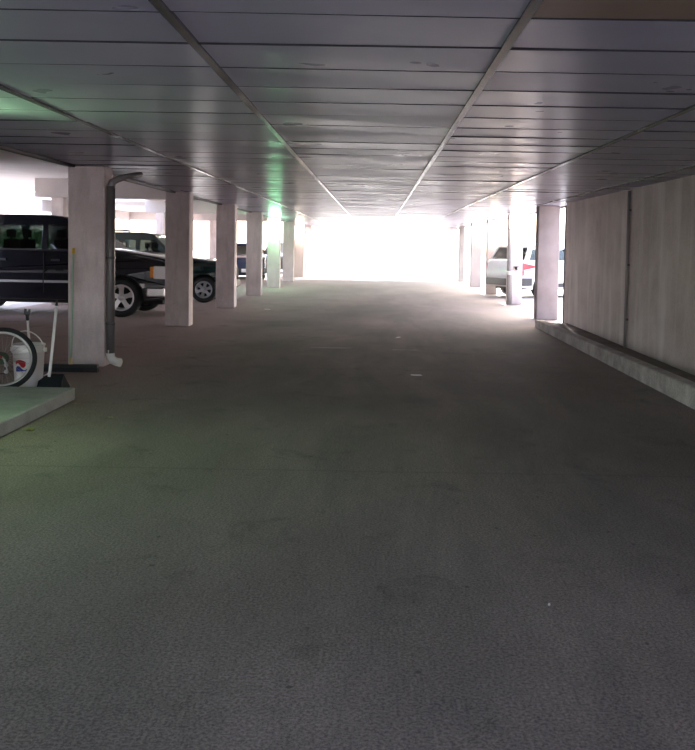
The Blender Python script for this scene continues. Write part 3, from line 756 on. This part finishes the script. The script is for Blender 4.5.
# ------------------------------------------------------------------ outside: shrub behind the black SUV and a pale building
def shrub(x, y, r, h, label):
    t = thing('shrub', label, 'shrub', (x, y, -.005))
    rs = random.Random(int(x*7+y)); bm = bmesh.new()
    for i in range(2600):
        a = rs.uniform(0, 2*PI); ph = math.acos(rs.uniform(-1, 1)); q = rs.uniform(.6, 1)
        p = Vector((r*q*math.sin(ph)*math.cos(a), r*q*math.sin(ph)*math.sin(a), h*.55 + h*.45*q*math.cos(ph)))
        d = Vector((rs.gauss(0, 1), rs.gauss(0, 1), rs.gauss(0, 1))).normalized(); u = d.orthogonal().normalized()*.045; w = d.cross(u).normalized()*.09
        vs = [bm.verts.new(p+e) for e in (-w, u, w, -u)]; bm.faces.new(vs)
    finish('foliage', bm, M['foliage'], t)
    bm = bmesh.new()
    for k in range(5): tube(bm, [(0.05*math.cos(k), .05*math.sin(k), 0), (.3*r*math.cos(k*1.26), .3*r*math.sin(k*1.26), h*.6)], .03, 8)
    finish('stem', bm, M['bark'], t)
shrub(-11.0, 28.3, 1.5, 1.85, 'green leafy shrub glimpsed through the black SUV rear window')
t = thing('building', 'pale low building far off beyond the left bays', 'building', (-24, 50, 0))
bm = bmesh.new(); box(bm, -3, 3, -26, 22, 2.75, 3.2); box(bm, 2.6, 2.9, -26, 22, -.005, .9); box(bm, -3, -2.7, -26, 22, -.005, 2.75); finish('wall', bm, M['far_wall'], t)
for k in range(9):
    bm = bmesh.new(); box(bm, 2.4, 2.8, -25.6+5.8*k, -25.2+5.8*k, -.005, 2.75); finish('post', bm, M['far_wall'], t)

# ------------------------------------------------------------------ light
w = bpy.data.worlds.new('World'); sc.world = w; w.use_nodes = True
nt = w.node_tree; bg = nt.nodes['Background']
sky = nt.nodes.new('ShaderNodeTexSky'); sky.sky_type = 'NISHITA'; sky.sun_disc = False; sky.sun_elevation = R(42); sky.sun_rotation = R(30)
sky.dust_density = 3
mxs = mixc(nt, .75, sky.outputs['Color'], (.43, .335, .345))
nt.links.new(mxs, bg.inputs['Color']); bg.inputs['Strength'].default_value = 1.0
s = bpy.data.lights.new('sun', 'SUN'); s.energy = 4.0; s.angle = R(2); s.color = (1, .95, .90)
so = bpy.data.objects.new('sun', s); C.objects.link(so)
d = Vector((-.10, -.92, -.40)); so.rotation_euler = d.to_track_quat('-Z', 'Y').to_euler()

# haze volume added in the far lane, standing in for lens bloom
hz_m = bpy.data.materials.new('bloom haze'); hz_m.use_nodes = True; nt = hz_m.node_tree; nt.nodes.clear()
vs_ = nt.nodes.new('ShaderNodeVolumeScatter'); o_ = nt.nodes.new('ShaderNodeOutputMaterial')
vs_.inputs['Color'].default_value = (1, .97, .98, 1); vs_.inputs['Density'].default_value = .013; vs_.inputs['Anisotropy'].default_value = .8
nt.links.new(vs_.outputs[0], o_.inputs['Volume'])
bm = bmesh.new(); box(bm, -3.18, 3.30, 19, 50, .02, H-.03)
hz = finish('haze', bm, hz_m); hz['kind'] = 'stuff'; tag(hz, 'added haze in the lane standing in for lens bloom at the exit', 'haze')
# ------------------------------------------------------------------ camera
F, rl, pt = 900.0, .017, R(2.76)
cam = bpy.data.cameras.new('camera'); co = bpy.data.objects.new('camera', cam); C.objects.link(co)
cam.sensor_fit = 'HORIZONTAL'; cam.sensor_width = 36; cam.lens = F/695*36
px, py = 377, 245 + F*math.tan(pt)
cam.shift_x = (347.5-px)/695; cam.shift_y = (py-375)/695
cam.clip_start = .05; cam.clip_end = 500
up0 = Vector((-math.sin(rl), 0, math.cos(rl))); rt = Vector((math.cos(rl), 0, math.sin(rl))); Yv = Vector((0, 1, 0))
fw = Yv*math.cos(pt) - up0*math.sin(pt); up = up0*math.cos(pt) + Yv*math.sin(pt)
m3 = Matrix((rt, up, -fw)).transposed()
co.matrix_world = Matrix.Translation((0, 0, 1.5)) @ m3.to_4x4()
sc.camera = co
sc.view_settings.view_transform = 'Standard'; sc.view_settings.look = 'None'; sc.view_settings.gamma = 1
sc.view_settings.use_curve_mapping = False; sc.view_settings.exposure = 2.6
sc.cycles.use_denoising = True
sc.cycles.max_bounces = 10; sc.cycles.diffuse_bounces = 6; sc.cycles.sample_clamp_indirect = 10
